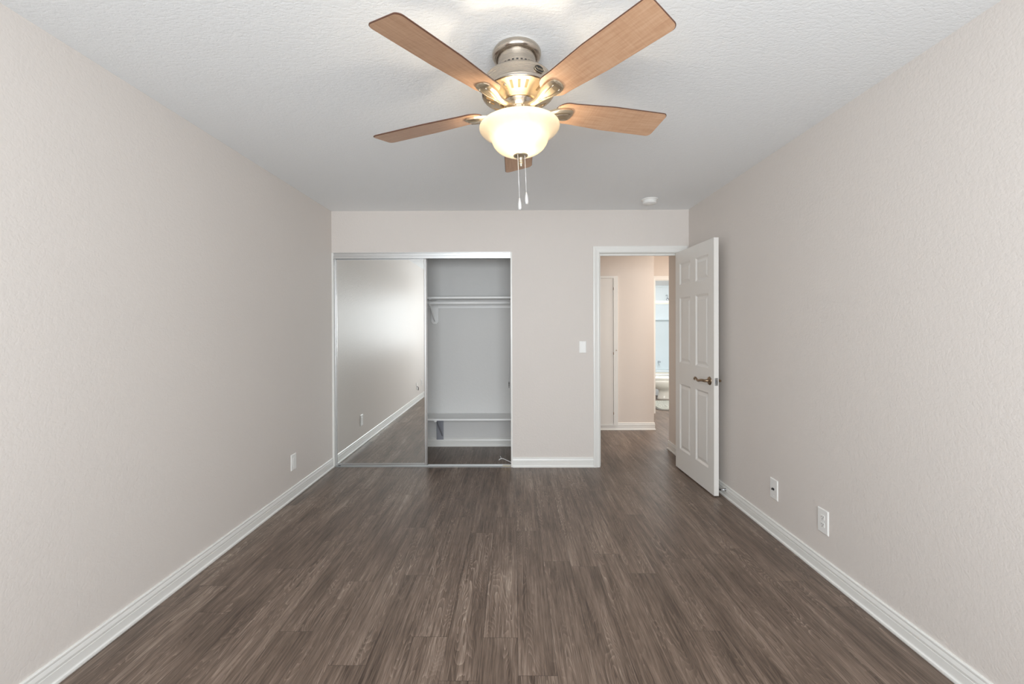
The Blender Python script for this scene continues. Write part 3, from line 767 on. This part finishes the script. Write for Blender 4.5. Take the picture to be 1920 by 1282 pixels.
b = MB(); b.box((-1.31, -.02, .0005), (.955, .02, .02)); b.build('bottom_rail', M['rail'], sdr)
b = MB(); b.box((-1.30, -.015, .02), (-.10, -.010, 1.335)); b.build('glass_panel', M['glass'], sdr)
b = MB(); b.box((-.18, .010, .02), (.945, .015, 1.335)); b.build('glass_panel', M['glass'], sdr)
sh = thing('shower_head', 'small chrome shower head high on the bathroom wall', 'shower head', (3.17, 9.39, 1.95))
b = MB(); b.tube([(0, .0, .02), (0, -.06, .03), (-.01, -.12, .0), (-.02, -.15, -.03)], .009, 8); b.build('shower_arm', M['chrome'], sh)
b = MB(); b.lathe([(0, 0), (.012, 0), (.032, -.045), (.030, -.055), (0, -.056)], 18, (-.02, -.15, -.03)); b.build('spray_face', M['chrome'], sh)

tl = thing('toilet', 'white toilet standing by the grey rug in the far bathroom', 'toilet', (2.855, 8.25, 0))
def oval(cx, a, c, z, n=28):   # elongated bowl outline pointing to -x
    return [(cx - a * math.cos(2 * PI * k / n) * (1.12 if math.cos(2 * PI * k / n) > 0 else .88), c * math.sin(2 * PI * k / n), z) for k in range(n)]
b = MB(); b.loft([oval(.0, .215, .115, 0), oval(.0, .205, .108, .03), oval(.0, .185, .098, .12), oval(.0, .19, .10, .175), oval(-.04, .225, .13, .20), oval(-.08, .262, .165, .245), oval(-.10, .285, .182, .300), oval(-.10, .292, .188, .325), oval(-.10, .292, .188, .362)], smooth=True)
b.build('bowl', M['porcelain'], tl)
b = MB(); b.loft([oval(-.10, .290, .186, .3635), oval(-.10, .298, .192, .368), oval(-.10, .298, .192, .380), oval(-.10, .290, .186, .384)]); b.build('seat', M['porcelain'], tl)
b = MB(); b.loft([oval(-.10, .286, .182, .3855), oval(-.10, .298, .192, .389), oval(-.10, .296, .190, .402), oval(-.10, .270, .170, .408)]); b.build('lid', M['porcelain'], tl)
b = MB(); b.box((.20, -.22, .34), (.40, .22, .72)); b.box((.10, -.10, .16), (.36, .10, .345)); b.build('tank', M['porcelain'], tl, bevel=.02, seg=3)
b = MB(); b.box((.19, -.23, .7205), (.41, .23, .755)); b.build('tank_lid', M['porcelain'], tl, bevel=.01)
b = MB(); b.tube([(.2, -.15, .66), (.17, -.15, .66), (.165, -.09, .655)], .008, 8); b.build('flush_lever', M['chrome'], tl)
rg = thing('bath_rug', 'grey patterned rug on the bathroom floor in front of the toilet', 'rug', (2.75, 7.58, 0), rot=(0, 0, math.radians(3)))
b = MB()
def rr(hx, hy, r, z, n=6):
    o3 = []
    for cx, cy, a0 in ((hx - r, hy - r, 0), (-hx + r, hy - r, PI / 2), (-hx + r, -hy + r, PI), (hx - r, -hy + r, 3 * PI / 2)):
        for k in range(n + 1): a = a0 + PI / 2 * k / n; o3.append((cx + r * math.cos(a), cy + r * math.sin(a), z))
    return o3
b.loft([rr(.43, .41, .10, .006), rr(.43, .41, .10, .015), rr(.42, .40, .095, .019)]); b.build('rug_pile', M['rug'], rg)
b = MB(); b.loft([rr(.48, .46, .12, .0005), rr(.48, .46, .12, .008), rr(.47, .45, .115, .012)]); b.build('rug_border', M['rugdark'], rg)
mt = MB(); mt.loft([rr(.15, .13, .05, .0), rr(.15, .13, .05, .02), rr(.14, .12, .045, .026)])
mt = mt.build('bath_mat', M['matgrey']); mt.location = (2.445, 8.44, .0005); tag(mt, 'small brownish mat left of the toilet base by the tub', 'mat')
